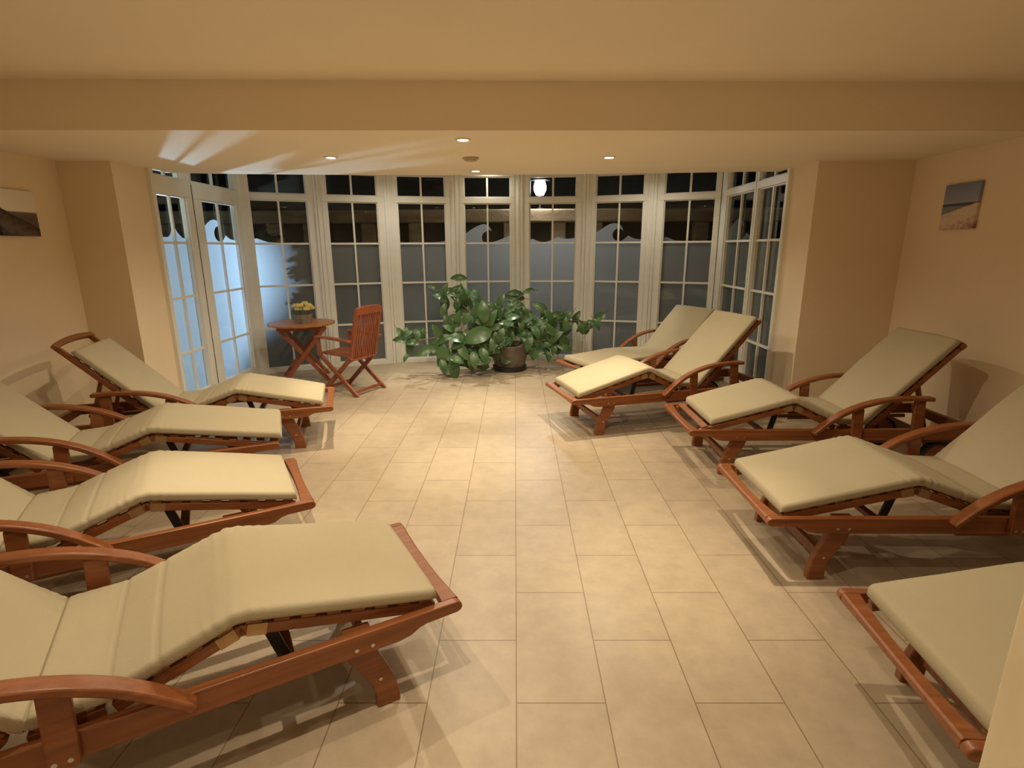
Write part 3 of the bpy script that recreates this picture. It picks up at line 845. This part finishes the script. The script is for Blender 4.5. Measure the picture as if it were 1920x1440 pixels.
def add_leaf(mb, c, L, ang, tilt, rng, base=False):
    """Oval leaf centred at c; ang turns its tip in the x/z plane, tilt turns the face from the room towards the ceiling."""
    ax = Vector((math.cos(ang), rng.uniform(-.35, .15), math.sin(ang))).normalized()
    fn = Vector((rng.uniform(-.35, .35), -1, .55 + tilt)).normalized()
    sd_ = ax.cross(fn).normalized(); fn = sd_.cross(ax).normalized()
    n = 9
    Wd = L * rng.uniform(.42, .54)
    rings = []
    vs, fs = [], []
    for i in range(n + 1):
        t_ = i / n
        w = Wd * (math.sin(PI * t_ ** .85) ** .75) * .5 if 0 < i < n else .002
        dr = -.16 * L * (2 * t_ - 1) ** 2
        p = Vector(c) + ax * (t_ - .5) * L + fn * dr
        for k, q in ((-1, .12), (-.5, .03), (0, -.015), (.5, .03), (1, .12)):
            vs.append(p + sd_ * w * k + fn * (w * q * 1.6))
    for i in range(n):
        for k in range(4):
            fs.append((i * 5 + k, i * 5 + k + 1, (i + 1) * 5 + k + 1, (i + 1) * 5 + k))
    # underside a hair behind, closed round the rim, so the blade has thickness
    o_ = len(vs)
    vs += [v - fn * .0016 for v in vs]
    fs2 = [tuple(o_ + q for q in reversed(f)) for f in fs]
    rim = []
    for i in range(n):
        rim.append((i * 5, (i + 1) * 5, o_ + (i + 1) * 5, o_ + i * 5))
        rim.append((i * 5 + 4, o_ + i * 5 + 4, o_ + (i + 1) * 5 + 4, (i + 1) * 5 + 4))
    mb.add(vs, fs + fs2 + rim)
    # petiole
    mb.tube([Vector(c) - ax * L * .5 - fn * .16 * L, Vector(c) - ax * (L * .5 + .05) - fn * (.16 * L + .02)], .003, 5)
LEAVES = [(-1.34, 6.2, 0.46, 0.16, 185, -19), (-1.21, 6.31, 0.49, 0.11, 100, 5), (-1.12, 6.18, 0.49, 0.11, 60, -21), (-0.89, 6.15, 0.55, 0.21, 120, 10), (-0.79, 6.35, 0.64, 0.21, 110, 26), (-0.68, 6.37, 0.66, 0.23, 80, -22), (-0.36, 6.2, 0.78, 0.27, 95, 9), (-0.26, 6.23, 0.7, 0.21, 70, 24), (-0.44, 6.19, 0.5, 0.37, 200, -19), (-0.68, 6.21, 0.47, 0.26, 170, 35), (-0.51, 6.35, 0.35, 0.28, 250, 28), (-1.24, 6.29, 0.35, 0.21, 250, -9), (-1.27, 6.15, 0.25, 0.11, 240, -13), (-1.06, 6.15, 0.32, 0.23, 200, -7), (-0.84, 6.15, 0.27, 0.28, 260, 21), (-0.71, 6.15, 0.11, 0.27, 280, 29), (-0.47, 6.15, 0.22, 0.21, 270, -20), (-0.36, 6.15, 0.28, 0.21, 290, -4), (-0.81, 6.3, 1.01, 0.18, 70, 7), (-0.92, 6.2, 1.05, 0.14, 160, -10), (-0.71, 6.25, 1.02, 0.11, 30, -20), (-0.83, 6.36, 0.89, 0.14, 270, 27), (-0.84, 6.34, 0.78, 0.17, 250, 10), (-0.17, 6.33, 0.89, 0.17, 60, -25), (-0.26, 6.35, 0.82, 0.14, 150, 11), (-0.1, 6.56, 0.74, 0.16, 20, -6), (0.02, 6.59, 0.72, 0.14, 110, 7), (0.12, 6.44, 0.77, 0.1, 130, 2), (0.16, 6.53, 0.67, 0.2, 20, 2), (0.3, 6.5, 0.79, 0.21, 150, -11), (0.41, 6.47, 0.68, 0.2, 300, 27), (0.52, 6.58, 0.68, 0.17, 340, -20), (0.6, 6.41, 0.59, 0.18, 270, 15), (0.75, 6.62, 0.66, 0.17, 60, 8), (0.8, 6.52, 0.53, 0.18, 290, 5), (0.91, 6.55, 0.61, 0.1, 0, -16), (0.56, 6.62, 0.4, 0.17, 30, -13), (0.41, 6.41, 0.51, 0.2, 280, 33), (0.25, 6.44, 0.5, 0.2, 300, 15), (0.5, 6.5, 0.31, 0.2, 340, -14), (0.39, 6.48, 0.35, 0.17, 200, 22), (0.21, 6.53, 0.23, 0.2, 280, 15), (0.28, 6.52, 0.36, 0.17, 260, 32), (0.4, 6.47, 0.2, 0.17, 285, 28), (-0.03, 6.41, 0.45, 0.14, 90, -11), (-0.17, 6.21, 0.5, 0.18, 250, 12), (-0.24, 6.29, 0.58, 0.17, 200, -10), (-0.09, 6.43, 0.59, 0.18, 30, 34), (0.08, 6.44, 0.56, 0.17, 80, 4), (-0.56, 6.16, 0.7, 0.17, 60, -3), (-0.51, 6.3, 0.69, 0.14, 170, 32), (-0.75, 6.36, 0.52, 0.17, 200, -7), (-0.6, 6.15, 0.32, 0.23, 300, -5), (-0.26, 6.15, 0.39, 0.17, 280, -7), (-0.96, 6.22, 0.35, 0.2, 160, -16), (0.31, 6.57, 0.6, 0.18, 200, 1), (0.15, 6.59, 0.42, 0.16, 250, 30)]
rg = random.Random(21)
lf = MB()
for (x, y, z, L, an, tl) in LEAVES:
    add_leaf(lf, (x + .07, y - 6.66, z), L, math.radians(an), tl / 60.0, rg)
for k in range(230):
    c = rg.choice(curves)
    p = c[rg.randint(3, 14)] + Vector((rg.gauss(0, .10), rg.uniform(-.06, .16), rg.gauss(0, .085)))
    p.z = max(p.z, .15)
    p.y = min(p.y, .30)
    add_leaf(lf, p, rg.uniform(.15, .25), rg.uniform(0, 2 * PI), rg.uniform(-.5, .6), rg)
lf.build('foliage', M['leaf'], pl, angle=80)
